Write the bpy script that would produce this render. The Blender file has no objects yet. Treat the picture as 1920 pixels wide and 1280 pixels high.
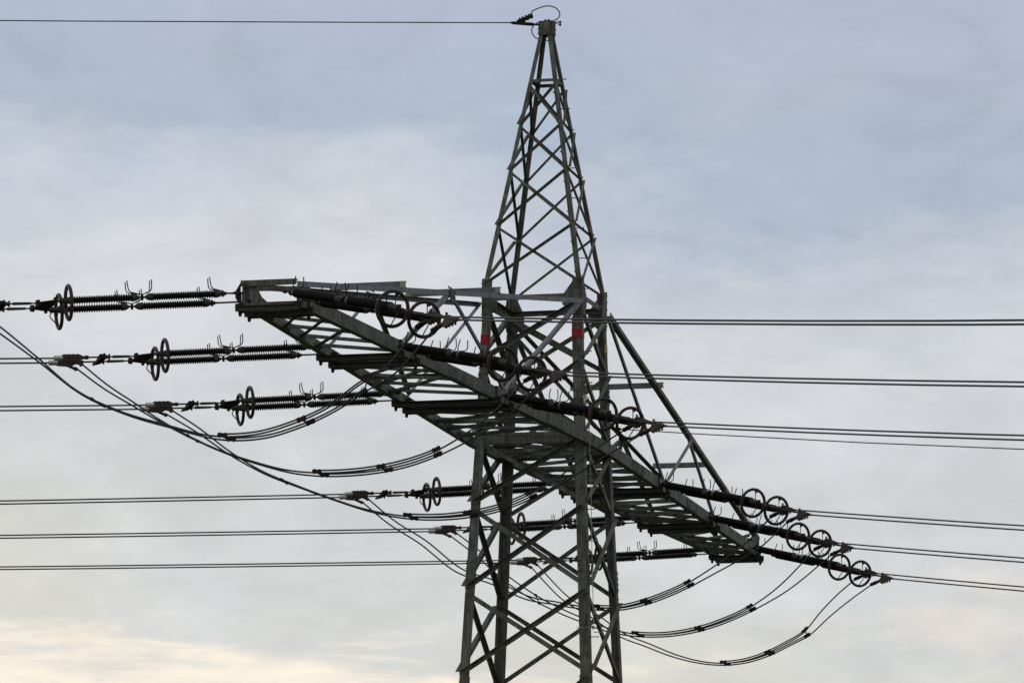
import bpy, bmesh, math, random
from mathutils import Vector as V, Matrix, noise
C = bpy.context.scene
COL = C.collection
ZG = 14.46                     # height of the crossarm above the ground

# ------------------------------------------------------------------ camera
cam = bpy.data.cameras.new('camera'); camo = bpy.data.objects.new('camera', cam); COL.objects.link(camo)
F = V((-0.26204693, 0.95112708, 0.16336674)); R = V((0.96442378, 0.26421831, 0.0086866)); U = V((0.03490242, -0.15983107, 0.98652717))
m = Matrix(((R.x, U.x, -F.x, 23.12368), (R.y, U.y, -F.y, -86.14310), (R.z, U.z, -F.z, -12.85984 + ZG), (0, 0, 0, 1)))
camo.matrix_world = m
cam.sensor_width = 36; cam.lens = 175.964; cam.clip_start = 0.5; cam.clip_end = 5000
C.camera = camo

# ------------------------------------------------------------------ sky, sun, exposure
SUN_EL, SUN_AZ = math.radians(24), math.radians(62)     # low, behind the tower and to its left
w = bpy.data.worlds.new('World'); C.world = w; w.use_nodes = True
nt = w.node_tree; nt.nodes.clear()
def N(t, **k):
    n = nt.nodes.new(t)
    for a, b in k.items(): setattr(n, a, b)
    return n
def Lk(a, b): nt.links.new(a, b)
def math_(op, a, b=None):
    n = N('ShaderNodeMath', operation=op)
    for i, x in enumerate((a, b)):
        if x is None: continue
        if isinstance(x, (int, float)): n.inputs[i].default_value = x
        else: Lk(x, n.inputs[i])
    return n.outputs[0]
def mixc(f, a, b):
    n = N('ShaderNodeMix', data_type='RGBA')
    for s, x in ((n.inputs[0], f), (n.inputs[6], a), (n.inputs[7], b)):
        if isinstance(x, (int, float)): s.default_value = x
        elif isinstance(x, tuple): s.default_value = (*x, 1)
        else: Lk(x, s)
    return n.outputs[2]
def lin(r, g, b): return tuple(((c / 255) / 12.92 if c / 255 < .04045 else ((c / 255 + .055) / 1.055) ** 2.4) for c in (r, g, b))
def L10(r, g, b): return tuple(10 * c for c in lin(r, g, b))     # the world background runs at strength 0.1
tc = N('ShaderNodeTexCoord')
mp = N('ShaderNodeMapping'); Lk(tc.outputs['Generated'], mp.inputs['Vector']); mp.inputs['Rotation'].default_value = (0, 0, -0.26884)
sx = N('ShaderNodeSeparateXYZ'); Lk(mp.outputs[0], sx.inputs[0])
X_, Y_, Z_ = sx.outputs
def cloud_noise(scale, sz, detail, seed, rough=.55, dist=0.0):
    mm = N('ShaderNodeMapping'); Lk(mp.outputs[0], mm.inputs['Vector'])
    mm.inputs['Scale'].default_value = (1, 1, sz); mm.inputs['Location'].default_value = (seed, seed * .7, seed * .3)
    n = N('ShaderNodeTexNoise'); Lk(mm.outputs[0], n.inputs['Vector'])
    n.inputs['Scale'].default_value = scale; n.inputs['Detail'].default_value = detail; n.inputs['Roughness'].default_value = rough
    n.inputs['Distortion'].default_value = dist
    return n.outputs['Fac']
def smooth(x, lo, hi):
    n = N('ShaderNodeMapRange', interpolation_type='SMOOTHSTEP'); Lk(x, n.inputs[0])
    n.inputs[1].default_value = lo; n.inputs[2].default_value = hi; return n.outputs[0]
big = cloud_noise(13, 2.6, 6, 3.3, .52)
fine = cloud_noise(45, 3.2, 8, 8.1, .6, .3)
wob = math_('ADD', math_('MULTIPLY', math_('SUBTRACT', big, .5), .062), math_('MULTIPLY', math_('SUBTRACT', fine, .5), .016))
h = math_('ADD', math_('ADD', Z_, wob), math_('MULTIPLY', X_, .10))
cr = N('ShaderNodeValToRGB'); Lk(h, cr.inputs[0]); cr.color_ramp.interpolation = 'EASE'
e = cr.color_ramp.elements
stops = [(0.0, (204, 200, 192)), (0.095, (219, 217, 211)), (0.118, (210, 212, 211)), (0.140, (208, 211, 214)), (0.168, (214, 216, 220)),
         (0.184, (200, 205, 215)), (0.200, (175, 187, 204)), (0.235, (180, 188, 206)), (0.40, (196, 201, 212)), (1.0, (225, 228, 232))]
while len(e) < len(stops): e.new(.5)
for el, (p_, c_) in zip(e, stops): el.position = p_; el.color = (*lin(*c_), 1)
sc = N('ShaderNodeVectorMath', operation='SCALE'); Lk(cr.outputs[0], sc.inputs[0]); sc.inputs['Scale'].default_value = 10
base = sc.outputs[0]
# brighter cloud billows in the middle band and on the left
bil = cloud_noise(24, 2.2, 7, 1.7, .58, .2)
band = math_('MULTIPLY', smooth(bil, .50, .68), smooth(Z_, .228, .175))
base = mixc(math_('MULTIPLY', band, .4), base, L10(222, 223, 226))
# warm evening glow low on the left, thin streaks
streak = cloud_noise(30, 6.5, 8, 5.2, .6, .25)
wl = math_('ADD', math_('MULTIPLY', math_('SUBTRACT', .107, Z_), 40), math_('MULTIPLY', X_, -5.0))
wl = math_('ADD', wl, math_('MULTIPLY', math_('SUBTRACT', streak, .5), 2.4))
warm = smooth(wl, .22, 1.0)
base = mixc(math_('MULTIPLY', warm, .96), base, L10(255, 243, 224))
wr = math_('SUBTRACT', 1.0, math_('ADD', math_('ABSOLUTE', math_('MULTIPLY', math_('SUBTRACT', X_, .094), 22)), math_('ABSOLUTE', math_('MULTIPLY', math_('SUBTRACT', Z_, .108), 75))))
wr = math_('ADD', wr, math_('MULTIPLY', math_('SUBTRACT', fine, .5), 2.6))
base = mixc(math_('MULTIPLY', smooth(wr, .0, 1.0), .5), base, L10(240, 228, 214))
patch = cloud_noise(38, 1.9, 7, 11.4, .6, .5)
pv = N('ShaderNodeMapRange'); Lk(patch, pv.inputs[0]); pv.inputs[1].default_value = .36; pv.inputs[2].default_value = .64; pv.inputs[3].default_value = .955; pv.inputs[4].default_value = 1.06
ps = N('ShaderNodeVectorMath', operation='SCALE'); Lk(base, ps.inputs[0]); Lk(pv.outputs[0], ps.inputs['Scale']); base = ps.outputs[0]
micro = cloud_noise(85, 2.4, 9, 6.6, .62, .4)
mv = N('ShaderNodeMapRange'); Lk(micro, mv.inputs[0]); mv.inputs[1].default_value = .3; mv.inputs[2].default_value = .7; mv.inputs[3].default_value = .980; mv.inputs[4].default_value = 1.020
sv = N('ShaderNodeVectorMath', operation='SCALE'); Lk(base, sv.inputs[0]); Lk(mv.outputs[0], sv.inputs['Scale']); base = sv.outputs[0]
sky = N('ShaderNodeTexSky', sky_type='NISHITA', sun_disc=False, sun_elevation=SUN_EL, sun_rotation=-SUN_AZ)
base = mixc(.05, base, sky.outputs[0])
bg = N('ShaderNodeBackground'); Lk(base, bg.inputs[0]); bg.inputs[1].default_value = 0.1
wo = N('ShaderNodeOutputWorld'); Lk(bg.outputs[0], wo.inputs[0])

sl = bpy.data.lights.new('sun', 'SUN'); sl.energy = 0.6; sl.angle = math.radians(18); sl.color = (1, .93, .84)
so = bpy.data.objects.new('sun', sl); COL.objects.link(so)
sd = V((-math.sin(SUN_AZ) * math.cos(SUN_EL), math.cos(SUN_AZ) * math.cos(SUN_EL), math.sin(SUN_EL)))
so.rotation_euler = sd.to_track_quat('Z', 'Y').to_euler(); so.location = sd * 60
C.view_settings.view_transform = 'Standard'; C.view_settings.look = 'None'; C.view_settings.exposure = 0; C.view_settings.gamma = 1

# ------------------------------------------------------------------ materials
def mat(name, col, rough=.6, metal=0.0, var=.25, scale=3.0, spots=None, spot_amt=.5, spot_scale=6.0, streak=0):
    mt = bpy.data.materials.new(name); mt.use_nodes = True; t = mt.node_tree; b = t.nodes['Principled BSDF']
    b.inputs['Roughness'].default_value = rough; b.inputs['Specular IOR Level'].default_value = .2; b.inputs['Metallic'].default_value = metal
    co = t.nodes.new('ShaderNodeTexCoord')
    geo = t.nodes.new('ShaderNodeNewGeometry')
    n = t.nodes.new('ShaderNodeTexNoise'); n.inputs['Scale'].default_value = scale; n.inputs['Detail'].default_value = 6; n.inputs['Roughness'].default_value = .6
    t.links.new(geo.outputs['Position'], n.inputs['Vector'])
    r = t.nodes.new('ShaderNodeValToRGB'); r.color_ramp.elements[0].position = .3; r.color_ramp.elements[1].position = .72
    r.color_ramp.elements[0].color = (*[c * (1 - var) for c in col], 1); r.color_ramp.elements[1].color = (*[min(1, c * (1 + var)) for c in col], 1)
    t.links.new(n.outputs['Fac'], r.inputs[0]); out = r.outputs[0]
    if spots:
        n2 = t.nodes.new('ShaderNodeTexNoise'); n2.inputs['Scale'].default_value = spot_scale; n2.inputs['Detail'].default_value = 8
        t.links.new(geo.outputs['Position'], n2.inputs['Vector'])
        r2 = t.nodes.new('ShaderNodeValToRGB'); r2.color_ramp.elements[0].position = 1 - spot_amt - .12; r2.color_ramp.elements[1].position = 1 - spot_amt + .06
        t.links.new(n2.outputs['Fac'], r2.inputs[0])
        mx = t.nodes.new('ShaderNodeMix'); mx.data_type = 'RGBA'; t.links.new(r2.outputs[0], mx.inputs[0]); t.links.new(out, mx.inputs[6]); mx.inputs[7].default_value = (*spots, 1)
        out = mx.outputs[2]
    if streak:      # run-off streaks, and members that weathered unequally
        m3 = t.nodes.new('ShaderNodeMapping'); m3.inputs['Scale'].default_value = (16, 16, 1.1); t.links.new(geo.outputs['Position'], m3.inputs['Vector'])
        n3 = t.nodes.new('ShaderNodeTexNoise'); n3.inputs['Scale'].default_value = 1.6; n3.inputs['Detail'].default_value = 5; t.links.new(m3.outputs[0], n3.inputs['Vector'])
        oi = t.nodes.new('ShaderNodeObjectInfo')
        a = t.nodes.new('ShaderNodeMapRange'); t.links.new(n3.outputs['Fac'], a.inputs[0]); a.inputs[1].default_value = .3; a.inputs[2].default_value = .7; a.inputs[3].default_value = 1 - streak; a.inputs[4].default_value = 1 + streak * .5
        c = t.nodes.new('ShaderNodeMapRange'); t.links.new(oi.outputs['Random'], c.inputs[0]); c.inputs[3].default_value = .78; c.inputs[4].default_value = 1.16
        mu = t.nodes.new('ShaderNodeMath'); mu.operation = 'MULTIPLY'; t.links.new(a.outputs[0], mu.inputs[0]); t.links.new(c.outputs[0], mu.inputs[1])
        vs = t.nodes.new('ShaderNodeVectorMath'); vs.operation = 'SCALE'; t.links.new(out, vs.inputs[0]); t.links.new(mu.outputs[0], vs.inputs['Scale']); out = vs.outputs[0]
    t.links.new(out, b.inputs['Base Color'])
    return mt
M = dict(
 steel=mat('painted_grey_green_steel', (.140, .143, .116), .8, var=.15, scale=2.2, spots=(.090, .082, .062), spot_amt=.42, spot_scale=5, streak=.5),
 steel_lit=mat('lit_bluish_steel', (.165, .170, .180), .7, 0.0, var=.15, scale=4, spots=(.115, .115, .11), spot_amt=.42, streak=.25),  # bluish sky light on upper faces put into this lighter steel colour
 pale=mat('pale_steel_end', (.24, .24, .20), .7, var=.2, scale=5),
 dark=mat('dark_fitting_iron', (.017, .016, .014), .8, 0.0, var=.3, scale=14, spots=(.045, .024, .016), spot_amt=.40, spot_scale=9),
 rust=mat('rusty_ring_steel', (.036, .031, .026), .65, 0.0, var=.3, scale=10, spots=(.060, .024, .015), spot_amt=.38, spot_scale=5),
 brown=mat('brown_glazed_porcelain', (.009, .007, .006), .5, var=.25, scale=20),
 cap=mat('weathered_cast_cap', (.046, .044, .035), .75, 0.0, var=.3, scale=16),
 alu=mat('bright_aluminium_sleeve', (.42, .42, .40), .4, .5, var=.12, scale=10),
 wire=mat('weathered_aluminium_wire', (.045, .047, .047), .7, 0.0, var=.15, scale=6),
 jump=mat('dark_jumper_wire', (.038, .040, .038), .7, 0.0, var=.2, scale=6),
 beam=mat('darker_steel', (.066, .066, .055), .8, var=.2, scale=3, streak=.3),  # darker tone for the string beams and the lower lattice bars
 clamp=mat('brown_stained_clamp', (.045, .034, .026), .75, var=.35, scale=12, spots=(.07, .035, .02), spot_amt=.38, spot_scale=8),
 red=mat('red_band_paint', (.27, .016, .022), .6, var=.25, scale=9),
 yellow=mat('yellow_band_paint', (.40, .31, .04), .6, var=.15, scale=9),
 thin=mat('thin_steel_rope', (.25, .25, .23), .5, .3),
 white=mat('pale_plastic_tag', (.6, .6, .56), .5),
)

# ------------------------------------------------------------------ mesh helpers
def new_bm(): return bmesh.new()
def build(name, bm, m, parent=None, smooth=False, loc=None):
    me = bpy.data.meshes.new(name); bmesh.ops.recalc_face_normals(bm, faces=bm.faces[:]); bm.to_mesh(me); bm.free()
    for x in (m if isinstance(m, (list, tuple)) else [m]): me.materials.append(M[x])
    if smooth:
        for p in me.polygons: p.use_smooth = True
    o = bpy.data.objects.new(name, me); COL.objects.link(o)
    if loc is not None: o.location = loc
    if parent: o.parent = parent
    return o
def tag(o, label=None, cat=None, group=None, kind=None):
    for k, v in (('label', label), ('category', cat), ('group', group), ('kind', kind)):
        if v: o[k] = v
    return o
def empty(name, loc=(0, 0, 0)):
    o = bpy.data.objects.new(name, None); COL.objects.link(o); o.location = loc; o.empty_display_size = .2; return o
def copy_tree(o, parent=None):
    c = o.copy(); COL.objects.link(c); c.parent = parent
    for ch in o.children: copy_tree(ch, c)
    return c
def extrude_profile(bm, prof, P, Q):
    a = [bm.verts.new(P + p) for p in prof]; b = [bm.verts.new(Q + p) for p in prof]; n = len(prof)
    for i in range(n): bm.faces.new((a[i], a[(i + 1) % n], b[(i + 1) % n], b[i]))
    bm.faces.new(a[::-1]); bm.faces.new(b)
def frame(P, Q, u, v):
    ax = (Q - P).normalized(); u = V(u); u = (u - ax * u.dot(ax)).normalized(); w_ = ax.cross(u)
    if w_.dot(V(v)) < 0: w_ = -w_
    return ax, u, w_
def angle(bm, P, Q, u, v, w=.08, t=.009, w2=None):
    """rolled L section: its heel runs from P to Q, flanges point along u and v"""
    P, Q = V(P), V(Q); w2 = w2 or w
    ax, u, v = frame(P, Q, u, v)
    extrude_profile(bm, [V((0, 0, 0)), u * w, u * w + v * t, u * t + v * t, u * t + v * w2, v * w2], P, Q)
def channel(bm, P, Q, web, fl, h=.18, b=.07, t=.01):
    """rolled U section: web height along `web`, flanges along `fl`, centred"""
    P, Q = V(P), V(Q); ax, a, f = frame(P, Q, web, fl); H = a * h / 2
    extrude_profile(bm, [-H, H, H + f * b, H + f * b - a * t, H + f * t - a * t, -H + f * t + a * t, -H + f * b + a * t, -H + f * b], P, Q)
def bar(bm, P, Q, w, h, up=(0, 0, 1)):
    P, Q = V(P), V(Q); ax, a, b = frame(P, Q, up if abs((Q - P).normalized().dot(V(up))) < .95 else (1, 0, 0), (1, .3, .2))
    A, B = a * h / 2, b * w / 2
    extrude_profile(bm, [A + B, A - B, -A - B, -A + B], P, Q)
def poly_plate(bm, pts, n, t=.012):
    n = V(n).normalized() * t
    extrude_profile(bm, [V(p) for p in pts], V((0, 0, 0)) - n * .5, n * .5)
def ortho(d):
    d = V(d).normalized(); a = V((0, 0, 1)) if abs(d.z) < .9 else V((1, 0, 0)); x = d.cross(a).normalized(); return x, x.cross(d).normalized()
def lathe(bm, P, d, prof, seg=14):
    """prof: list of (distance along d, radius)"""
    P = V(P); d = V(d).normalized(); x, y = ortho(d); prev = None
    for s, r in prof:
        ring = [bm.verts.new(P + d * s + (x * math.cos(2 * math.pi * i / seg) + y * math.sin(2 * math.pi * i / seg)) * max(r, .0005)) for i in range(seg)]
        if prev:
            for i in range(seg): bm.faces.new((prev[i], prev[(i + 1) % seg], ring[(i + 1) % seg], ring[i]))
        else: bm.faces.new(ring[::-1])
        prev = ring
    bm.faces.new(prev)
def tube(bm, pts, r, seg=8, r_end=None):
    pts = [V(p) for p in pts]; n = len(pts); prev = None; x = None
    for i, p in enumerate(pts):
        d = (pts[min(i + 1, n - 1)] - pts[max(i - 1, 0)]).normalized()
        if x is None: x, y = ortho(d)
        else: x = (x - d * x.dot(d)).normalized()
        y = d.cross(x); rr = r if r_end is None else r + (r_end - r) * i / (n - 1)
        ring = [bm.verts.new(p + (x * math.cos(2 * math.pi * k / seg) + y * math.sin(2 * math.pi * k / seg)) * rr) for k in range(seg)]
        if prev:
            for k in range(seg): bm.faces.new((prev[k], prev[(k + 1) % seg], ring[(k + 1) % seg], ring[k]))
        else: bm.faces.new(ring[::-1])
        prev = ring
    bm.faces.new(prev)
def spline(pts, n=6):
    pts = [V(p) for p in pts]; P = [pts[0] * 2 - pts[1]] + pts + [pts[-1] * 2 - pts[-2]]; out = []
    for i in range(1, len(P) - 2):
        a, b, c, d = P[i - 1:i + 3]
        for k in range(n):
            t = k / n; out.append(.5 * ((2 * b) + (c - a) * t + (2 * a - 5 * b + 4 * c - d) * t * t + (3 * b - a - 3 * c + d) * t ** 3))
    out.append(P[-2]); return out
def bolt(bm, P, n, r=.016, h=.014):
    lathe(bm, P, n, [(0, r), (h, r), (h, r * .5), (h * 1.9, r * .5)], 6)
Z = V((0, 0, 1))

# ------------------------------------------------------------------ ground
bm = new_bm(); S = 3000
vs = [bm.verts.new((x, y, 0)) for x, y in ((-S, -S), (S, -S), (S, S), (-S, S))]; bm.faces.new(vs)
M['grass'] = mat('short_meadow_grass', (.040, .052, .022), .9, var=.4, scale=.4, spots=(.09, .085, .045), spot_amt=.42, spot_scale=.06)
tag(build('ground', bm, 'grass'), kind='structure')

# ------------------------------------------------------------------ lattice pylon
pylon = empty('lattice_pylon', (0, 0, 0))
tag(pylon, 'tall grey green steel lattice pylon with a pointed peak and one long level crossarm', 'pylon')
ZK = 2.911
def hw(z): return 1.0 - .037 * z + max(0, -z - .5) * .009 if z < ZK else 1.0 - .037 * ZK - .167 * (z - ZK)
def leg_pt(sx, sy, z, inset=0.0): h_ = hw(z) - inset; return V((sx * h_, sy * h_, z + ZG))
LEGS = [(-1, -1), (1, -1), (-1, 1), (1, 1)]
ZT = 7.62
step_z = []
for sx, sy in LEGS:
    bm = new_bm(); u, v = (-sx, 0, 0), (0, -sy, 0)
    zs = [-ZG, -4.24, 0, 2.2]
    for a, b in zip(zs, zs[1:]): angle(bm, leg_pt(sx, sy, a), leg_pt(sx, sy, b), u, v, .175 if b > -4 else .19, .016)
    angle(bm, leg_pt(sx, sy, 2.2), leg_pt(sx, sy, ZK), u, v, .15, .014)
    angle(bm, leg_pt(sx, sy, ZK), leg_pt(sx, sy, 4.96), u, v, .085, .010)
    angle(bm, leg_pt(sx, sy, 4.96), leg_pt(sx, sy, ZT), u, v, .075, .009)
    for z in (5.82, 4.96, 3.92, 1.41, -1.19, -2.71, -4.24, -6.3):
        for n_, d_ in ((V((0, sy, 0)), V((-sx, 0, 0))), (V((sx, 0, 0)), V((0, -sy, 0)))):
            for dx, dz in ((.03, .05), (.05, -.04), (.02, -.09)): bolt(bm, leg_pt(sx, sy, z) - n_ * .002 + d_ * dx + Z * dz, n_, .012, .014)
    lo = build('leg', bm, 'steel', pylon)
    # splice plates with bolt heads on the two outer faces
    for zc in (-2.35, 1.05):
        for face in (0, 1):
            b2 = new_bm(); c = leg_pt(sx, sy, zc); n = V((0, sy, 0)) if face == 0 else V((sx, 0, 0)); s = V((-sx, 0, 0)) if face == 0 else V((0, -sy, 0))
            up = (leg_pt(sx, sy, zc + 1) - leg_pt(sx, sy, zc)).normalized()
            cc = c + s * .085 + n * .008
            poly_plate(b2, [cc + s * a * .075 + up * b * .2 for a, b in ((-1, -1), (1, -1), (1, 1), (-1, 1))], n, .010)
            for i in range(4):
                for j in (-1, 1): bolt(b2, cc + s * j * .04 + up * (-.15 + .1 * i) + n * .005, n, .013)
            build('splice_plate', b2, 'steel', lo)
lvl = [6.66, 5.82, 4.96, 3.92, 2.83]
low = [1.42, 0.0]
down = [-1.19, -2.71, -4.24, -6.3, -8.8, -11.6]
def face_axes(f):
    # face f: two leg signs and its outward normal
    return [((-1, -1), (1, -1), V((0, -1, 0))), ((-1, 1), (1, 1), V((0, 1, 0))), ((-1, -1), (-1, 1), V((-1, 0, 0))), ((1, -1), (1, 1), V((1, 0, 0)))][f]
def brace(P, Q, n, w, name='diagonal_brace', off=0.0, flip=False, m='steel', t=.008):
    """angle lying on a face with outward normal n, heel line upper, other flange pointing inwards or out"""
    bm = new_bm(); P = V(P) + n * off; Q = V(Q) + n * off; ax = (Q - P).normalized(); side = n.cross(ax)
    if side.z > 0: side = -side
    if flip: side = -side
    angle(bm, P - side * w / 2, Q - side * w / 2, side, -n if off <= 0 else n, w, t)
    return build(name, bm, m, pylon)
def node(sx, sy, z, along, d=.04): return leg_pt(sx, sy, z) + along * d
for f in range(4):
    a, b, n = face_axes(f); A2B = (leg_pt(*b, 0) - leg_pt(*a, 0)).normalized()
    def X(z0, z1, w, both=True):
        e0, e1 = .05, .05
        brace(node(*a, z0, A2B, e0), node(*b, z1, -A2B, e1), n, w, off=-.012)
        brace(node(*b, z0, -A2B, e0), node(*a, z1, A2B, e1), n, w, off=.012, flip=False)
    lat = [6.60] + lvl[1:]
    for z0, z1 in zip(lat, lat[1:]): X(z0 - .03, z1 + .03, .046)
    X(2.45, 1.46, .085); X(1.36, .12, .075)
    X(-.02, down[0] + .06, .082)
    for z0, z1 in zip(down, down[1:]): X(z0 - .06, z1 + .06, .082)
    X(down[-1], -ZG + .3, .09)
    brace(node(*a, 6.68, A2B, .02), node(*b, 6.68, -A2B, .02), n, .055, 'horizontal_brace', off=-.012)
    brace(node(*a, 2.58, A2B, .05), node(*b, 2.58, -A2B, .05), n, .09, 'horizontal_brace', off=-.014)
    # bolted gussets at the crossarm level of the legs, small ones at every lattice node
    for s, sgn in ((a, 1), (b, -1)):
        c = leg_pt(*s, 2.52) + n * .018; d = A2B * sgn
        bm = new_bm(); k = 1.25 if s[0] > 0 else 1.0
        pts = [(-.0, -.30), (.14, -.28), (.27 * k, -.10), (.27 * k, .06), (.14, .33), (.02, .42), (-.0, .42)]
        poly_plate(bm, [c + d * x + Z * y for x, y in pts], n, .012)
        rnd = random.Random(f * 7 + sgn)
        for x, y in ((.05, -.22), (.05, -.08), (.05, .08), (.05, .22), (.05, .34), (.15, -.14), (.22, -.02), (.16, .10), (.11, .2)): bolt(bm, c + d * x + Z * y + n * .006, n, .014)
        build('gusset_plate', bm, 'steel', pylon)
brace((-.90, .93, ZG + 2.3), (.93, .96, ZG + .25), V((0, 1, 0)), .07, off=-.03, m='steel_lit')  # rear diagonal painted in the bluish sky-lit tone
# body belt at the bottom chord level: channels all round, plan bracing and two plates seen from below
for y in (-1, 1):
    bm = new_bm(); channel(bm, (-.99, y * 1.0, ZG + .02), (.99, y * 1.0, ZG + .02), Z, (0, -y, 0), .20, .08, .011); build('belt_channel', bm, 'steel', pylon)
for P, Q in (((-.95, -.93, -.06), (.95, .93, -.06)), ((.95, -.93, -.045), (-.95, .93, -.045)), ((0, -.95, -.075), (-.95, 0, -.075)), ((0, -.95, -.075), (.95, 0, -.075)), ((0, .95, -.075), (-.95, 0, -.075)), ((0, .95, -.075), (.95, 0, -.075))):
    bm = new_bm(); angle(bm, V(P) + Z * ZG, V(Q) + Z * ZG, (1, -.3, 0), (0, 0, 1), .08, .009); build('plan_brace', bm, 'steel', pylon)
for sx, sy in LEGS:
    bm = new_bm(); p0 = V((sx * .98, sy * .98, ZG - .105))
    poly_plate(bm, [p0, p0 - V((sx * .75, 0, 0)), p0 - V((sx * .58, sy * .32, 0)), p0 - V((sx * .18, sy * .42, 0)), p0 - V((0, sy * .55, 0))], Z, .012)
    for i in range(4): bolt(bm, p0 - V((sx * (.1 + .1 * i), sy * .06, .006)), -Z, .014)
    build('corner_plate', bm, 'steel', pylon)
# peak box with its cap bolts
bm = new_bm(); hb = .125; z0, z1 = ZG + 7.56, ZG + 7.80
for n in (V((0, -1, 0)), V((0, 1, 0)), V((-1, 0, 0)), V((1, 0, 0))):
    s = n.cross(Z); c = n * hb
    poly_plate(bm, [c + s * a * (hb - .008) + Z * z for a, z in ((-1, z0), (1, z0), (1, z1), (-1, z1))], n, .014)
    for a in (-.06, .06):
        for z in (z0 + .04, z0 + .12): bolt(bm, c + s * a + Z * z + n * .007, n, .014, .016)
poly_plate(bm, [(x * hb, y * hb, z1 + .012) for x, y in ((-1, -1), (1, -1), (1, 1), (-1, 1))], Z, .012)
build('peak_box', bm, 'steel', pylon)
bm = new_bm()
for x in (-.03, .03): lathe(bm, (x, 0, z1 + .02), Z, [(0, .026), (.03, .026), (.03, .018), (.05, .018)], 8)
build('cap_bolts', bm, 'dark', pylon)
# step bolts on the near right leg and the thin rope beside it
i = 0; z = -5.0
while z < 6.9:
    p = leg_pt(1, -1, z); bm = new_bm(); r = .009
    if i % 2: d, q = V((1, 0, 0)), p + V((0, .035, 0))
    else: d, q = V((0, -1, 0)), p + V((-.05, 0, 0))
    tube(bm, [q, q + d * .16], r, 6); lathe(bm, q + d * .155, d, [(0, .016), (.012, .016)], 6)
    build('step_bolt', bm, 'steel', pylon); i += 1; z += .285
bm = new_bm(); pts = [leg_pt(1, -1, z) + V((.10 + (.05 if z > -2 else .0) * .3, -.02, 0)) for z in (.72, -.2, -1.2, -2.4, -3.4)]
tube(bm, pts, .006, 6); build('safety_rope', bm, 'thin', pylon)
bm = new_bm(); q = leg_pt(1, -1, -3.42)
tube(bm, [q + V((-.20, -.06, .0)), q + V((.16, -.06, .0))], .009, 6); lathe(bm, q + V((.10, -.06, -.03)), Z, [(0, .02), (.06, .02)], 8)
tube(bm, [q + V((.1, -.03, -.08)), q + V((.24, -.03, -.08))], .008, 6); build('rope_bracket', bm, 'thin', pylon)
bm = new_bm(); q = leg_pt(1, -1, .62) + V((.06, -.05, 0))
for k in range(7):
    a = random.Random(k); pp = [q + V((a.uniform(-.04, .04), a.uniform(-.03, .03), a.uniform(-.04, .12))) for _ in range(4)]; tube(bm, spline(pp, 4), .007, 5)
build('rope_bundle', bm, 'white', pylon)
# painted bands
def band(sx, sy, z0, z1, m, name, faces=(0, 1)):
    bm = new_bm(); W = .178
    for f in faces:
        n = V((0, sy, 0)) if f == 0 else V((sx, 0, 0)); s = V((-sx, 0, 0)) if f == 0 else V((0, -sy, 0))
        pts = [leg_pt(sx, sy, z0) + n * .006, leg_pt(sx, sy, z0) + n * .006 + s * W, leg_pt(sx, sy, z1) + n * .006 + s * W, leg_pt(sx, sy, z1) + n * .006]
        poly_plate(bm, pts, n, .004)
    build(name, bm, m, pylon)
band(-1, -1, 1.74, 1.92, 'red', 'red_band'); band(1, -1, 1.81, 1.97, 'red', 'red_band'); band(1, 1, 1.80, 1.96, 'yellow', 'yellow_band', (1,))

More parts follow.
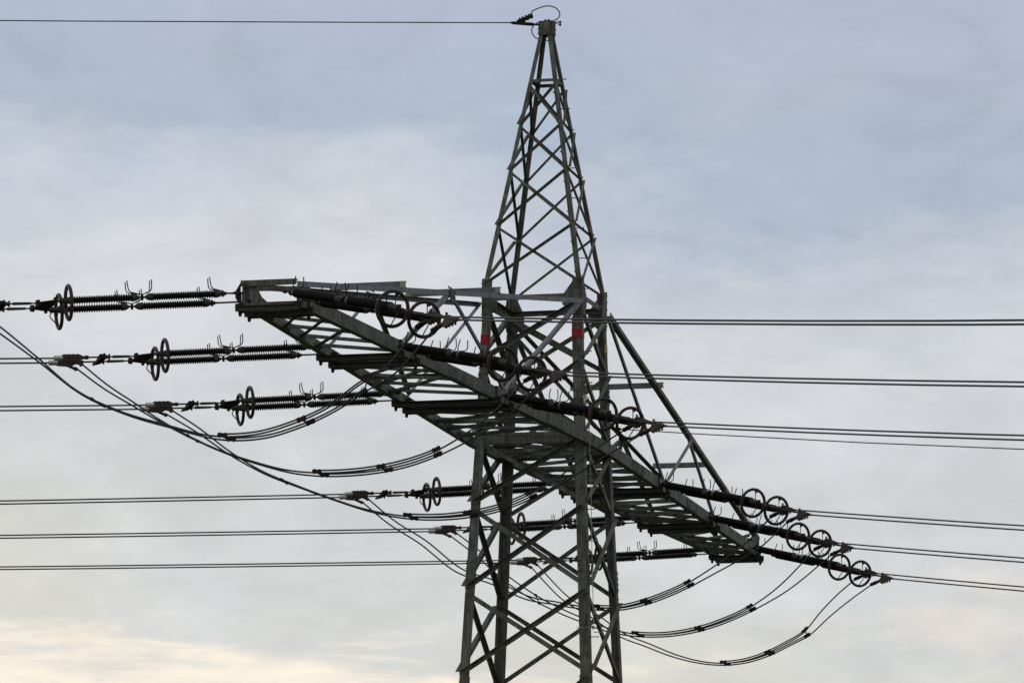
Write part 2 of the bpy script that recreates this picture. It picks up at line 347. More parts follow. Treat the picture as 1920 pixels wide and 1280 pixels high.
# ---------------- crossarm
LT, TX, ZTOP = 15.9, .44, .24
def chx(y):
    ya = abs(y); return 1.1 + (TX - 1.1) * (ya - 1.1) / (LT - 1.1) if ya > 1.1 else 1.1
def topz(y): return ZTOP + (2.5 - ZTOP) * (LT - abs(y)) / (LT - 1.0)
def topx(y): return TX + (.97 - TX) * (LT - abs(y)) / (LT - 1.0)
PH = [-15.81, -10.88, -5.98, 5.29, 10.52, 15.81]          # where the six pairs of strings hang
for sy in (-1, 1):
    for sx in (-1, 1):
        bm = new_bm(); out = V((sx, 0, 0))
        # bottom chord: tall web outside, flange inwards at the foot
        for ya, yb in ((LT, 1.1), (1.1, 0.0)):
            angle(bm, V((sx * chx(ya), sy * ya, ZG - .12)), V((sx * chx(yb), sy * yb, ZG - .12)), Z, (-sx, 0, 0), .215, .014, .11)
        ch = build('bottom_chord', bm, 'steel', pylon)
        for ys in (8.3, 3.0):
            bm = new_bm(); w0 = .5; y = sy * ys
            P = V((sx * (chx(y) + .008), y - w0, ZG - .10)); Q = V((sx * (chx(y) + .008), y + w0, ZG - .10))
            P.x = sx * (chx(y - w0) + .008); Q.x = sx * (chx(y + w0) + .008)
            ax = (Q - P).normalized(); poly_plate(bm, [P, Q, Q + Z * .175, P + Z * .175], out, .012)
            for i in range(6):
                if i in (2, 3): continue
                for zz in (.05, .125): 
                    lathe(bm, P + ax * (.12 + .15 * i) + Z * zz + out * .006, out, [(0, .015), (.016, .015)], 6)
            build('splice_plate', bm, 'steel', ch)
        bm = new_bm(); angle(bm, V((sx * TX, sy * LT, ZG + ZTOP)), V((sx * .97, sy * .99, ZG + 2.5)), (-sx, 0, 0), (0, 0, -sy * -1 if sy > 0 else -1), .09 if sy < 0 else .105, .009, .085); build('top_chord', bm, 'steel_lit' if sy < 0 else 'steel', pylon)  # near chord in the lit tone; far chord darker for its shaded underside
        # side bracing zigzag
        zz = [(10.9, 'b'), (8.5, 't'), (5.7, 'b'), (1.0, 't')]
        for (ya, ka), (yb, kb) in zip(zz, zz[1:]):
            def pt(yy, k): 
                return V((sx * (chx(yy) - .02), sy * yy, ZG + .10)) if k == 'b' else V((sx * (topx(yy) + .0), sy * yy, ZG + topz(yy) - .05))
            brace(pt(ya, ka), pt(yb, kb), V((sx, 0, 0)), .07, 'side_brace', off=-.012 if ka == 'b' or sy < 0 else .012, m='steel_lit' if ka == 'b' or sy < 0 else 'steel')  # lit tone painted on the near braces, some far ones kept dark
        bm = new_bm(); y = 8.5; c = V((sx * (topx(y) + .012), sy * y, ZG + topz(y) - .09))
        poly_plate(bm, [c + V((0, a * .14, b * .11)) for a, b in ((-1, -.9), (.5, -1.1), (1, -.2), (1, 1.1), (-1, 1.0))], (1, 0, 0), .012)
        for a in (-.08, .02, .09):
            bolt(bm, c + V((sx * .006, a, -.02)), out, .014); bolt(bm, c + V((sx * .006, a, .06)), out, .014)
        for a in (-.05, .06): bolt(bm, c + V((-sx * .05, a, .12)), Z, .018, .02)
        build('gusset_plate', bm, 'steel', pylon)
        # tip gussets
        bm = new_bm(); c = V((sx * (TX - .008), sy * (LT - .22), ZG))
        poly_plate(bm, [c + V((0, sy * a, b)) for a, b in ((.21, -.10), (.21, .23), (-.25, .30), (-.42, .20), (-.62, .05), (-.3, -.10))], (1, 0, 0), .012)
        for a, b in ((.15, 0), (.05, .1), (-.05, .18), (-.2, .05), (-.3, .16)): bolt(bm, c + V((sx * .006, sy * a, b)), out, .013)
        build('gusset_plate', bm, 'steel', pylon)
        # seats under the top of the chord where the strings hang
    # stiffening web plate standing between the tip beams
    bm = new_bm(); poly_plate(bm, [V((-.30, sy * (LT - .10), ZG - .06)), V((-.05, sy * (LT - .10), ZG - .06)), V((-.16, sy * (LT - .10), ZG + .04)), V((-.24, sy * (LT - .10), ZG + .20)), V((-.34, sy * (LT - .10), ZG + .22)), V((-.36, sy * (LT - .10), ZG + .02))], (0, 1, 0), .014)
    for a, b in ((-.28, .15), (-.27, .08), (-.2, .0)): bolt(bm, V((a, sy * (LT - .10) - .008, ZG + b)), (0, -1, 0), .012)
    build('tip_web_plate', bm, 'steel', pylon)
    # tip end frame
    for zz, hh in ((ZTOP + .045, .09), (-.055, .05)):
        bm = new_bm(); angle(bm, V((-TX - .03, sy * (LT - .02), ZG + zz)), V((TX - .03, sy * (LT - .02), ZG + zz)), (0, 0, -1), (0, -sy, 0), hh, .01); build('tip_beam', bm, 'steel', pylon)
    bm = new_bm(); c = V((-TX - .01, sy * (LT + .0), ZG + .05))
    poly_plate(bm, [V((-TX - .02, sy * LT, ZG - .11)), V((-TX - .02, sy * LT, ZG + .25)), V((-TX - .10, sy * LT, ZG + .12)), V((-TX - .10, sy * LT, ZG + .02))], (0, 1, 0), .016); build('tip_plate', bm, 'dark', pylon)
    bm = new_bm(); angle(bm, V((-TX + .03, sy * (LT - .1), ZG + .2)), V((TX - .05, sy * (LT - .75), ZG + .3)), (0, 1, 0), (0, 0, -1), .07, .008); build('plan_brace', bm, 'steel', pylon)
    # bottom lattice
    secs = [(LT - .35, 10.9, 5), (10.5, 6.3, 5), (5.6, 1.25, 5)]
    for si, (ya, yb, nseg) in enumerate(secs):
        for i in range(nseg):
            y0 = ya + (yb - ya) * i / nseg; y1 = ya + (yb - ya) * (i + .5) / nseg; stp = (yb - ya) / nseg
            for (dq, dz) in (((-1.9, .0), (1.1, .055)) if si < 2 else ((-1.0, .0), (1.1, .055))):
                p = y0; q = y0 + dq * stp
                q = min(max(q, min(yb, ya)), max(yb, ya)) if si < 2 else min(max(q, yb), ya + .3)
                if abs(q - p) < .25: continue
                ax_ = chx(p) - .035; bx_ = chx(q) - .035
                bm = new_bm(); P = V((-ax_, sy * p, ZG - .115 + dz)); Q = V((bx_, sy * q, ZG - .115 + dz))
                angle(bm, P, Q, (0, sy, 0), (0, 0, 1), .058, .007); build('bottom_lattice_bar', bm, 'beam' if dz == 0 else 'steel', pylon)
            # dark cleats inside the left chord where bars meet it
            for s2, yy in ((-1, y0), (1, y1)):
                bm = new_bm(); cx_ = s2 * (chx(yy) - .07); poly_plate(bm, [V((cx_ - .055, sy * yy - .09, ZG - .095)), V((cx_ + .055, sy * yy - .09, ZG - .095)), V((cx_ + .055, sy * yy + .09, ZG - .095)), V((cx_ - .055, sy * yy + .09, ZG - .095))], Z, .02)
                build('lattice_cleat', bm, 'dark', pylon)
        # upright struts and cross ties at mid depth in the wider bays
        if si:
            for i in (1, 3):
                y0 = ya + (yb - ya) * i / nseg
                bm = new_bm(); angle(bm, V((-chx(y0) + .02, sy * y0, ZG + .07)), V((chx(y0) - .02, sy * y0, ZG + .07)), (0, sy, 0), (0, 0, -1), .07, .008); build('cross_tie', bm, 'steel', pylon)
# six pairs of string beams under the chords, with hanging bolts
for y0 in PH:
    for k, dy in enumerate((-.375, .375)):
        y = y0 + dy
        if abs(y) > LT + .05: y = math.copysign(LT + .03, y)
        xe = chx(min(abs(y), LT)) + .06 if abs(y0) > 6 or True else 0
        for s3 in (-1, 1):
            bm = new_bm(); yb = y + s3 * .05
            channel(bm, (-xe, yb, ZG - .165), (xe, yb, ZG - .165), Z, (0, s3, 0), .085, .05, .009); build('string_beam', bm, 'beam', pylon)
        for s3 in (-1, 1):
            bm = new_bm(); lathe(bm, (s3 * (xe - .05), y, ZG - .27), Z, [(0, .022), (.04, .03), (.07, .016), (.34, .016), (.34, .028), (.37, .028)], 8)
            poly_plate(bm, [(s3 * (xe - .10), y - .04, ZG - .13), (s3 * (xe - .10), y + .04, ZG - .13), (s3 * (xe + .02), y + .04, ZG - .13), (s3 * (xe + .02), y - .04, ZG - .13)], Z, .10)
            build('hanger_bolt', bm, 'dark', pylon)
    if abs(y0) < 14:
        zt = ZG + topz(y0) + .055
        if abs(y0) < 14:
            xl = topx(y0); 
            x0, x1 = (-.42 * xl / .6 * 1.0, .62) if y0 < -8 else ((-.84, .82) if y0 < 0 else ((-.9, .92) if y0 < 8 else (-.55, .57)))
            if y0 < -8: x0 = -.62
            bm = new_bm(); channel(bm, (x0, y0, zt), (x1, y0, zt), Z, (0, 1, 0), .10, .07, .01); tb = build('top_crossbeam', bm, 'steel_lit', pylon)
            for xx, s4 in ((x0, 1), (x1, -1)):
                bm = new_bm(); bar(bm, (xx - s4 * .004, y0 - .004, zt), (xx + s4 * .09, y0 - .004, zt), .012, .102); build('pale_end', bm, 'pale', tb)

JP=[
( [-3.738, -18.246, -0.44] , [-3.979, -17.836, -0.439] , [3.008, -18.232, -0.932] , [3.562, -19.337, -1.182] , [[-3.445, -18.084, -0.782], [-2.911, -18.14, -1.207], [-2.121, -18.222, -1.728], [-1.471, -18.289, -2.057], [-0.726, -18.367, -2.287], [0.221, -18.466, -2.494], [0.69, -18.514, -2.507], [1.443, -18.593, -2.364], [1.911, -18.641, -2.162], [2.359, -18.688, -1.875], [2.659, -18.719, -1.628]] ),
( [-3.953, -13.319, -0.44] , [-4.193, -12.909, -0.439] , [3.23, -13.131, -0.932] , [3.784, -14.235, -1.182] , [[-3.564, -13.152, -0.81], [-3.103, -13.187, -1.1], [-2.644, -13.221, -1.397], [-2.188, -13.255, -1.668], [-1.583, -13.301, -1.918], [-1.018, -13.343, -2.115], [-0.396, -13.39, -2.272], [0.029, -13.422, -2.338], [0.573, -13.463, -2.343], [1.097, -13.502, -2.305], [1.531, -13.535, -2.223], [1.945, -13.566, -2.084], [2.392, -13.599, -1.864], [2.906, -13.638, -1.549], [3.289, -13.667, -1.278]] ),
( [-4.166, -8.414, -0.44] , [-4.406, -8.004, -0.439] , [3.461, -7.824, -0.932] , [4.015, -8.928, -1.182] , [[-3.847, -8.218, -0.772], [-3.153, -8.232, -1.188], [-2.521, -8.246, -1.528], [-2.052, -8.255, -1.765], [-1.418, -8.269, -1.996], [-0.742, -8.283, -2.21], [-0.052, -8.297, -2.336], [0.35, -8.305, -2.374], [0.969, -8.318, -2.347], [1.485, -8.329, -2.257], [1.999, -8.34, -2.071], [2.519, -8.351, -1.79], [3.145, -8.364, -1.408], [3.591, -8.373, -1.144]] ),
( [-4.196, 2.858, -0.44] , [-4.436, 3.268, -0.439] , [3.462, 3.309, -0.932] , [4.016, 2.204, -1.182] , [[-3.802, 3.043, -0.904], [-3.271, 3.023, -1.282], [-2.321, 2.987, -1.85], [-1.808, 2.967, -2.073], [-0.934, 2.934, -2.395], [-0.448, 2.916, -2.497], [-0.036, 2.9, -2.586], [0.272, 2.888, -2.624], [0.682, 2.873, -2.634], [1.172, 2.854, -2.548], [1.599, 2.838, -2.411], [2.025, 2.822, -2.235], [2.41, 2.807, -2.019], [2.804, 2.792, -1.784], [3.217, 2.777, -1.511], [3.6, 2.762, -1.227]] ),
( [-3.968, 8.084, -0.44] , [-4.209, 8.494, -0.439] , [3.247, 8.252, -0.932] , [3.801, 7.148, -1.182] , [[-3.609, 8.252, -0.855], [-2.935, 8.2, -1.363], [-2.355, 8.155, -1.75], [-1.823, 8.114, -2.028], [-1.381, 8.08, -2.251], [-0.832, 8.037, -2.465], [-0.242, 7.991, -2.575], [0.367, 7.944, -2.592], [1.005, 7.895, -2.516], [1.554, 7.853, -2.356], [2.059, 7.814, -2.111], [2.626, 7.77, -1.715], [3.182, 7.727, -1.35], [3.48, 7.704, -1.132]] ),
( [-3.738, 13.379, -0.44] , [-3.979, 13.789, -0.439] , [3.03, 13.248, -0.932] , [3.584, 12.144, -1.182] , [[-3.017, 13.479, -1.173], [-2.544, 13.421, -1.543], [-1.827, 13.332, -1.975], [-1.372, 13.276, -2.199], [-0.745, 13.198, -2.438], [-0.099, 13.118, -2.589], [0.326, 13.065, -2.646], [0.818, 13.004, -2.606], [1.286, 12.946, -2.479], [1.73, 12.891, -2.287], [2.07, 12.849, -2.091], [2.523, 12.793, -1.684], [2.862, 12.751, -1.348], [3.178, 12.712, -1.121]] ),
]
SL=[
( [-2.729, -17.365, -0.257] , [2.933, -18.446, -0.752] , 0.0601 , 0.1535 ),
( [-2.943, -12.438, -0.257] , [3.155, -13.345, -0.752] , 0.0596 , 0.1514 ),
( [-3.157, -7.533, -0.257] , [3.386, -8.038, -0.752] , 0.0596 , 0.1497 ),
( [-3.186, 3.738, -0.257] , [3.387, 3.095, -0.752] , 0.0652 , 0.1516 ),
( [-2.959, 8.964, -0.257] , [3.172, 8.039, -0.752] , 0.0598 , 0.1521 ),
( [-2.729, 14.259, -0.257] , [2.955, 13.034, -0.752] , 0.0561 , 0.1534 ),
]

# ------------------------------------------------------------------ tension strings, wires and jumpers
ARM = ['tip of the near left arm', 'middle of the near left arm', 'inner end of the near left arm',
       'inner end of the far right arm', 'middle of the far right arm', 'tip of the far right arm']
SIDE = {
 'left': dict(A=((2.617, 1.18, .30), (2.585, 1.931, .30)), Rg=((.179, -.278, .015), (-.179, .278, -.015)), C=((-1.369, -1.095, -.135), (-1.609, -.685, -.135)),
              ds=(-.856, -.512, -.078), lat=(.513, -.858, 0), s=2.85, ext=.38, hdir=(-.8582, -.5133), cc=.00025),
 'right': dict(A=((-2.57, 2.09, .76), (-2.538, 2.82, .76)), Rg=((-.173, -.214, .047), (.173, .214, -.047)), C=((.625, -.315, -.143), (1.179, -1.419, -.393)),
              ds=(.705, -.678, -.21), lat=(.693, .721, 0), s=3.40, ext=.447, hdir=(.7210, -.6929), cc=.0006)}
def sheds(bm, P, d, L, pitch=.036, r0=.040, r1=.062):
    n = int(L / pitch); q = L / n; prof = [(0, r0)]
    for i in range(n):
        s = i * q; prof += [(s + q * .12, r0), (s + q * .50, r1), (s + q * .66, r1 * .98), (s + q * .74, r0 + .003)]
    prof.append((L, r0)); lathe(bm, P, d, prof, 14)
def make_string(side):
    D = SIDE[side]; root = empty('insulator_string'); ds = V(D['ds']).normalized(); lat = V(D['lat']); e3 = lat.cross(ds) if lat.cross(ds).z > 0 else ds.cross(lat)
    f = D['s'] / 2.85
    for k in (0, 1):
        f = D['s'] / 2.85
        A = V(D['A'][k]); Rg = V(D['Rg'][k]); ds = (Rg - A).normalized(); L = (Rg - A).length; x0 = (L - 2.85 * f) * (1 if k == 0 else .7)
        if side == 'left': A = A + ds * .27; L -= .27; f = 2.335 / 2.63; x0 = L - 2.85 * f
        f = (L - x0) / 2.85
        T = lambda t: A + ds * (x0 + t * f)
        bm = new_bm(); lathe(bm, A, ds, [(0, .02), (.05, .035), (.08, .014), (x0 + .16 * f, .014), (x0 + .17 * f, .03), (x0 + .22 * f, .03)], 8)
        for q in (A, A + ds * .09, T(.16)):
            lathe(bm, q - lat * .05, lat, [(0, .014), (.10, .014)], 6)
        build('link_rod', bm, 'dark', root)
        for t0, t1, t2, t3 in ((.22, .36, 1.42, 1.56), (1.64, 1.78, 2.80, 2.93)):
            bm = new_bm(); sheds(bm, T(t0 + .12), ds, (t3 - t0 - .24) * f, .036, .040 if side == 'left' else .046, .062 if side == 'left' else .070); ro = build('insulator_rod', bm, 'brown', root, smooth=False)
            bm = new_bm(); lathe(bm, T(t0), ds, [(0, .016), (.02, .026), (.045 * f, .044), (.09 * f, .056), (.15 * f, .056), (.15 * f, .02)], 12); build('end_cap', bm, 'cap', ro, smooth=False)
            bm = new_bm(); lathe(bm, T(t3), -ds, [(0, .016), (.02, .026), (.045 * f, .044), (.09 * f, .056), (.15 * f, .056), (.15 * f, .02)], 12); build('end_cap', bm, 'cap', ro, smooth=False)
        bm = new_bm(); lathe(bm, T(1.54), ds, [(0, .014), (.12 * f, .014)], 8)
        lathe(bm, T(1.585), ds, [(0, .026), (.03, .026)], 8); lathe(bm, T(1.60) - e3 * .04, e3, [(0, .010), (.08, .010)], 6); build('joint_pin', bm, 'dark', root)
        up = e3
        for t, dr in ((.22, .20), (1.60, .23), (1.60, -.14)):
            bm = new_bm(); b0 = T(t) + up * .03; lathe(bm, T(t) - ds * .012, ds, [(0, .05), (.024, .05)], 10)
            for s in (-1, 1):
                pts = [T(t) + up * .04, T(t) + ds * dr * .45 + up * .062 + lat * s * .02, T(t) + ds * dr * .82 + up * .080 + lat * s * .06, T(t) + ds * dr * .96 + up * .13 + lat * s * .085, T(t) + ds * dr + up * .25 + lat * s * .065]
                tube(bm, spline(pts, 5), .0085, 6)
            if t < 1:
                for s in (-1, 1):
                    q = T(.95); 
            build('arcing_horn', bm, 'dark', root)
        # grading ring carried by two stays
        rc = Rg - up * .03; r = .252
        bm = new_bm(); x = lat; y = up; pts = 44; rr = .027; prev = None; rings = []
        for i in range(pts):
            a = 2 * math.pi * i / pts; c = rc + (x * math.cos(a) + y * math.sin(a)) * r; d = x * math.cos(a) + y * math.sin(a)
            rings.append([bm.verts.new(c + (d * math.cos(b) + ds * math.sin(b)) * rr) for b in [2 * math.pi * j / 10 for j in range(10)]])
        for i in range(pts):
            for j in range(10): bm.faces.new((rings[i][j], rings[(i + 1) % pts][j], rings[(i + 1) % pts][(j + 1) % 10], rings[i][(j + 1) % 10]))
        tube(bm, spline([Rg + ds * .10 - up * .02, Rg + ds * .14 - up * .10, Rg + ds * .06 - up * .20, rc - up * .245], 4), .009, 6)
        tube(bm, [Rg + ds * .08, rc + up * .25 + lat * .02], .008, 6)
        bar(bm, rc + up * .19 - ds * .01 + lat * .05, rc + up * .235 - ds * .01 + lat * .05, .10, .03)
        for s in (-1, 1): lathe(bm, rc - ds * .03 + lat * s * .235, ds, [(0, .02), (.06, .02)], 8)
        build('grading_ring', bm, 'rust', root)
        bm = new_bm(); lathe(bm, T(2.90), ds, [(0, .035), (.03, .045), (.09, .045), (.10, .02), (.17, .02)], 10); build('end_socket', bm, 'cap', root)
    # yoke, turnbuckles, middle plate, clamps
    ds = V(D['ds']).normalized(); r1, r2 = V(D['Rg'][0]), V(D['Rg'][1]); C1, C2 = V(D['C'][0]), V(D['C'][1])
    y1, y2 = r1 + ds * .20, r2 + ds * .20
    la = (C1 - C2); la = la - ds * la.dot(ds); la = la.normalized(); b = .5 * abs((C1 - C2).dot(la))
    mid = (y1 + y2) / 2; side1 = (y1 - y2).normalized()
    if side1.dot(la) < 0: side1 = -side1
    f1, f2 = mid + la * b + ds * .22, mid - la * b + ds * .22
    o1 = y1 if (y1 - y2).dot(la) > 0 else y2; o2 = y2 if o1 is y1 else y1
    bm = new_bm(); n = ds.cross(la)
    if side == 'left':
        # two plates that fold down on to one another so the pair reads as a tall triangle from the side
        poly_plate(bm, [o1 + side1 * .05, f1 + la * .05, f2 - la * .05, o2 - side1 * .05, (o1 + o2) / 2 - ds * .05], n, .020)
        poly_plate(bm, [o1 - ds * .05 + Z * .025, f1 + ds * .0 + Z * .02, f1 - ds * .02 - Z * .03, o1 - Z * .02], la, .02)
    else: poly_plate(bm, [o1 + side1 * .05, f1 + la * .05, f2 - la * .05, o2 - side1 * .05, (o1 + o2) / 2 - ds * .05], n, .03)
    for q in (o1, o2, f1, f2): lathe(bm, q - n * .05, n, [(0, .026), (.10, .026)], 8)
    build('yoke_plate', bm, 'dark', root)
    if side == 'left':
        g1, g2 = f1 + ds * .52, f2 + ds * .52; bm = new_bm()
        poly_plate(bm, [g1 + ds * .0 + Z * .05, g1 + ds * .06 - Z * .0, g2 + ds * .10 - Z * .05, g2 - Z * .03, g1 - ds * .05], n, .035); poly_plate(bm, [g1 + Z * .05, g2 - Z * .045, g2 - Z * .045 + ds * .06, g1 + Z * .05 + ds * .05], ds, .05)
        build('spacer_plate', bm, 'dark', root)
    for C_, fo, s in ((C1, f1, 1), (C2, f2, -1)):
        inner = C_ - ds * (.50 if side == 'left' else .40)
        if side == 'left':
            d1 = fo + ds * .50; bm = new_bm()
            ax = (d1 - fo).normalized(); Ln = (d1 - fo).length
            lathe(bm, fo, ax, [(0, .022), (.05, .022), (.05, .012), (.10, .012), (.12, .020), (Ln - .12, .024), (Ln - .10, .012), (Ln - .04, .012), (Ln - .04, .03), (Ln, .03)], 8)
            for q in (fo + ax * .03, d1 - ax * .06): lathe(bm, q - Z * .045, Z, [(0, .016), (.09, .016)], 6)
            build('turnbuckle', bm, 'cap', root)
            bm = new_bm(); q = d1 + ds * .02; tube(bm, [q, inner], .014, 8); lathe(bm, inner - ds * .05, ds, [(0, .03), (.05, .035)], 8); build('tension_rod', bm, 'dark', root)
        else:
            if s == 1:
                bm = new_bm(); tube(bm, [fo, inner + ds * .05], .018, 8); build('tension_rod', bm, 'dark', root)
            else:
                bm = new_bm(); ax = (inner - fo).normalized(); Ln = (inner - fo).length
                lathe(bm, fo, ax, [(0, .025), (.06, .025), (.06, .014), (Ln * .45, .014), (Ln * .47, .022), (Ln * .85, .020), (Ln + .05, .014)], 8); build('tension_rod', bm, 'dark', root)
        e = Z - ds * ds.z; e.normalize()
        c = root
        bm = new_bm()
        if side == 'left':
            n2 = ds.cross(e); P = lambda a, b_: C_ + ds * a + e * b_
            lathe(bm, C_ - ds * .14, ds, [(0, .042), (.14, .042)], 12)
            o = build('dead_end_clamp', bm, 'alu', root)
            bm = new_bm(); poly_plate(bm, [P(-.13, .05), P(-.22, .055), P(-.40, .05), P(-.46, .02), P(-.50, .02), P(-.50, -.02), P(-.44, -.03), P(-.34, -.07), P(-.13, -.05)], n2, .07)
            for i in range(4):
                lathe(bm, P(-.17 - .07 * i, .0) - n2 * .042, n2, [(0, .014), (.084, .014)], 6)
                lathe(bm, P(-.17 - .07 * i, .05), e, [(0, .012), (.012, .012)], 6)
            build('clamp_body', bm, 'clamp', o)
            bm = new_bm(); tube(bm, [P(-.30, -.05), P(-.38, -.09), P(-.46, -.115)], .024, 8); lathe(bm, P(-.42, -.14), e, [(0, .02), (.06, .02)], 6); build('jumper_terminal', bm, 'cap', o)
        else:
            n2 = ds.cross(e); P = lambda a, b_: C_ + ds * a + e * b_
            lathe(bm, C_ + ds * .02, -ds, [(0, .016), (.10, .022), (.16, .034), (.30, .034)], 10)
            o = build('dead_end_clamp', bm, 'clamp', root)
            bm = new_bm(); poly_plate(bm, [P(-.08, .022), P(-.38, .05), P(-.43, .03), P(-.43, -.03), P(-.50, -.10), P(-.40, -.14), P(-.24, -.07), P(-.10, -.025)], n2, .05)
            for i in range(4): lathe(bm, P(-.13 - .08 * i, -.045 - .022 * i), -e, [(0, .018), (.035, .018)], 6)
            lathe(bm, P(-.41, .05), e, [(0, .02), (.03, .02)], 6)
            build('clamp_body', bm, 'clamp', o)
            bm = new_bm(); q0, q1 = P(-.44, -.08), C_ - ds * .78 - Z * .2
            ax = (q1 - q0).normalized(); lathe(bm, q0, ax, [(0, .03), (.16, .035), (.16, .026), (.20, .026), (.20, .04), (.24, .04), (.24, .022), (.30, .022), (.30, .038), (.34, .038), (.36, .016), ((q1 - q0).length, .016)], 8)
            build('jumper_terminal', bm, 'dark', o)
    return root
CUR = {}
for side, idx in (('left', 0), ('right', 1)):
    proto = make_string(side)
    for k in range(6):
        o = proto if k == 0 else copy_tree(proto)
        o.location = V(SL[k][idx]) + Z * ZG
        tag(o, f'double brown insulator string pulling {side} from the {ARM[k]}', 'insulator', f'tension insulator strings on the {side} side of the crossarm')
        D = SIDE[side]; hd = D['hdir']
        for wi in (0, 1):
            P0 = o.location + V(D['C'][wi]); mw = SL[k][2 + idx]; pts = []
            for t in (-.1, 0, 1, 2, 4, 6, 9, 12, 16, 20, 25, 30, 36, 44, 54, 66, 80, 100, 125, 150, 180, 210, 240):
                tt = max(t, 0); pts.append(P0 + V((hd[0] * t, hd[1] * t, -mw * t + D['cc'] * tt * tt)))
            bm = new_bm(); tube(bm, pts, .0138, 8)
            wo_ = build('conductor_wire', bm, 'wire', smooth=True)
            tag(wo_, f'{("upper", "lower")[wi]} wire of the pair running {side} from the {ARM[k]}', 'wire', 'line conductors in pairs')

# jumpers: two cables per phase with a doubled middle length and bolted spacers
SPX = [(-1.85, .25, 1.47, 2.38), (-2.1, .06, 1.12, 1.97), (-2.2, -.03, 1.0, 2.02), (-2.1, .29, 1.19, 2.05), (-2.3, -.23, 1.02, 2.08), (-2.1, .34, 1.31, 2.09)]
ORD = ('tiny', 'left', 'middle', 'right')
sp_proto = None
for k in range(6):
    L1, L2, R1, R2, mid = JP[k]; L1, L2, R1, R2 = V(L1), V(L2), V(R1), V(R2); mid = [V(p) for p in mid]
    A0, A1 = (L1 + L2) / 2, (R1 + R2) / 2
    def off(p, wi):
        s = (p.x - A0.x) / (A1.x - A0.x); base = V((0, -.2 if wi == 0 else .2, 0))
        oL = (L1 if wi == 0 else L2) - A0; oR = (R1 if wi == 0 else R2) - A1
        a = min(1, max(0, 1 - s / .30 if k < 3 else (.72 - s) / .42)); a = a * a * (3 - 2 * a); b = max(0, 1 - (1 - s) / .22); b = b * b * (3 - 2 * b)
        return base * (1 - a - b) + oL * a + oR * b
    paths = []
    for wi in (0, 1):
        pts = [(L1, L2)[wi]] + [p + off(p, wi) for p in mid if A0.x + .2 < p.x < A1.x - .35] + [(R1, R2)[wi]]
        # settle the hand-laid points into a smooth hanging curve
        for it in range(3):
            pts = [pts[0]] + [pts[i] * .5 + (pts[i - 1] + pts[i + 1]) * .25 + V((0, 0, (0.5 * (pts[i].z - (pts[i - 1].z + pts[i + 1].z) / 2)) * .9)) for i in range(1, len(pts) - 1)] + [pts[-1]]
        sp = spline([p + Z * ZG for p in pts], 8); paths.append(sp)
        bm = new_bm(); tube(bm, sp, .0138, 8); jo = build('jumper_cable', bm, 'jump', smooth=True)
        tag(jo, f'{("front", "rear")[wi]} jumper cable hanging in a loop below the {ARM[k]}', 'cable', 'jumper cables looping under the crossarm')
        x0, x1 = SPX[k][1] - .04, SPX[k][3] + .04
        dbl = [p for p in sp if x0 < p.x < x1]; n = len(dbl)
        dbl = [p + Z * .040 for i, p in enumerate(dbl)]
        bm = new_bm(); tube(bm, dbl, .0138, 8); build('doubled_length', bm, 'jump', jo, smooth=True)
    for j, X0 in enumerate(SPX[k]):
        root = empty('jumper_spacer'); cs = []
        for sp in paths:
            i = min(range(1, len(sp) - 1), key=lambda q: abs(sp[q].x - X0)); cs.append((sp[i], (sp[i + 1] - sp[i - 1]).normalized()))
        root.location = (cs[0][0] + cs[1][0]) / 2
        hgt = .062 if j else .032; lift = .02 if j else 0; ln = .14 if j else .05
        for c, t in cs:
            u = (Z - t * t.z).normalized(); c = c - root.location + u * lift; bm = new_bm()
            bar(bm, c - t * ln / 2, c + t * ln / 2, .045 if j else .035, hgt, up=u)
            for q in (-.3, .3): lathe(bm, c + t * ln * q + u * hgt / 2, u, [(0, .012), (.010, .012)], 6)
            for q in (-.3, .3): lathe(bm, c + t * ln * q - u * hgt / 2, -u, [(0, .010), (.012, .010)], 6)
            build('clamp_block', bm, 'dark', root)
        bm = new_bm(); a, b = cs[0][0] - root.location, cs[1][0] - root.location; tube(bm, [a, b], .012, 6); build('link_bar', bm, 'dark', root)
        tag(root, f'{ORD[j]} spacer on the jumper loop below the {ARM[k]}', 'spacer', 'spacer clamps on the jumper loops')

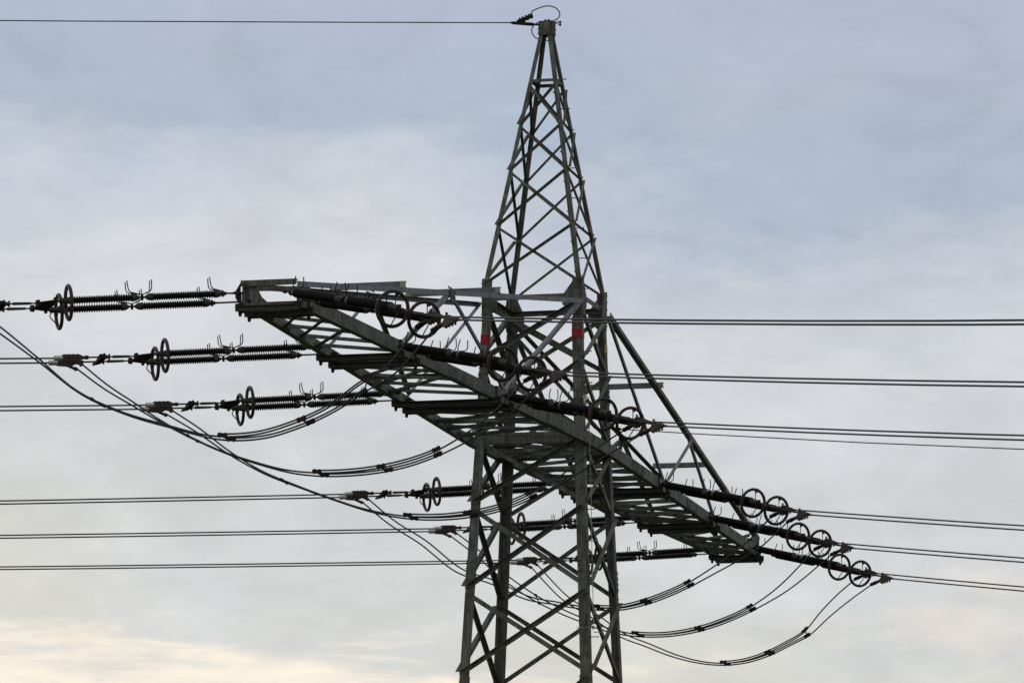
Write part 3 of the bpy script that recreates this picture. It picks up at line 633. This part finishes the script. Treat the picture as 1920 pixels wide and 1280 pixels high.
# ------------------------------------------------------------------ earth wire at the peak
ew = empty('earth_wire', (-.1, 0, ZG + 7.77)); tag(ew, 'single earth wire running left from the peak with a loose loop over the top', 'wire')
hd = V((-.8582, -.5133, 0)); S = hd * .6
pts = [S + hd * t + Z * (-.069 * t + .00025 * t * t) for t in (0, 3, 8, 14, 20, 28, 38, 50, 70, 100, 140, 190, 240)]
bm = new_bm(); tube(bm, pts, .0105, 8); build('wire', bm, 'wire', ew, smooth=True)
bm = new_bm(); lathe(bm, S, -hd, [(0, .012), (.06, .03), (.42, .032), (.46, .018), (.62, .018)], 10)
q0, q1 = S - hd * .14 + Z * .02, S - hd * .42 + Z * .16
lathe(bm, q0, q1 - q0, [(0, .035), (.07, .05), (.08, .035), (.14, .055), (.15, .035), (.22, .05), (.24, .03), (.27, .045), (.31, .045)], 8)
for i in range(4): lathe(bm, q0 + (q1 - q0) * (.2 + .2 * i), V((hd.z, 0, 1)) + hd * .3, [(0, .016), (.06, .016)], 6)
build('dead_end_clamp', bm, 'dark', ew)
loop = [(-.381, 7.926), (-.23, 7.998), (-.039, 8.088), (.082, 8.101), (.183, 8.056), (.234, 7.963), (.204, 7.885), (.104, 7.831), (-.037, 7.818), (-.158, 7.795), (-.228, 7.719), (-.247, 7.63), (-.216, 7.548), (-.155, 7.495), (-.054, 7.49), (.057, 7.455)]
ypos = [-.22, -.17, -.1, -.04, 0, .02, .02, .0, -.03, -.08, -.13, -.15, -.14, -.1, -.04, .02]
pp = [V((x + .1, y, z - 7.77)) for (x, z), y in zip(loop, ypos)]; pp[0] = q1 
bm = new_bm(); tube(bm, spline(pp, 6), .0105, 8); build('bonding_loop', bm, 'jump', ew, smooth=True)
bm = new_bm(); tube(bm, [V((.1, -.02, .045)), V((.36, -.02, .03))], .010, 6); tube(bm, [V((.2, -.02, .04)), V((.36, -.02, -.02))], .009, 6)
for z in (.03, -.02): lathe(bm, (.34, -.02, z), (1, 0, 0), [(0, .024), (.03, .024)], 8)
build('loop_clip', bm, 'dark', ew)
# lower earth cable leaving right from the body
hd = V((.7210, -.6929, 0)); ec = empty('ground_cable', (1.0, 1.0, ZG + .44)); tag(ec, 'single thin cable leaving right from the mast body below the paired wires', 'cable')
pts = [hd * t + Z * (-.157 * t + .0006 * t * t) for t in (0, 3, 8, 14, 20, 28, 38, 50, 70, 100, 140, 190, 240)]
bm = new_bm(); tube(bm, pts, .0095, 8); build('wire', bm, 'wire', ec, smooth=True)
bm = new_bm(); lathe(bm, (0, 0, 0), hd - Z * .15, [(0, .02), (.3, .026), (.34, .012)], 8); build('dead_end_clamp', bm, 'dark', ec)
C.render.resolution_x, C.render.resolution_y = 1024, 682
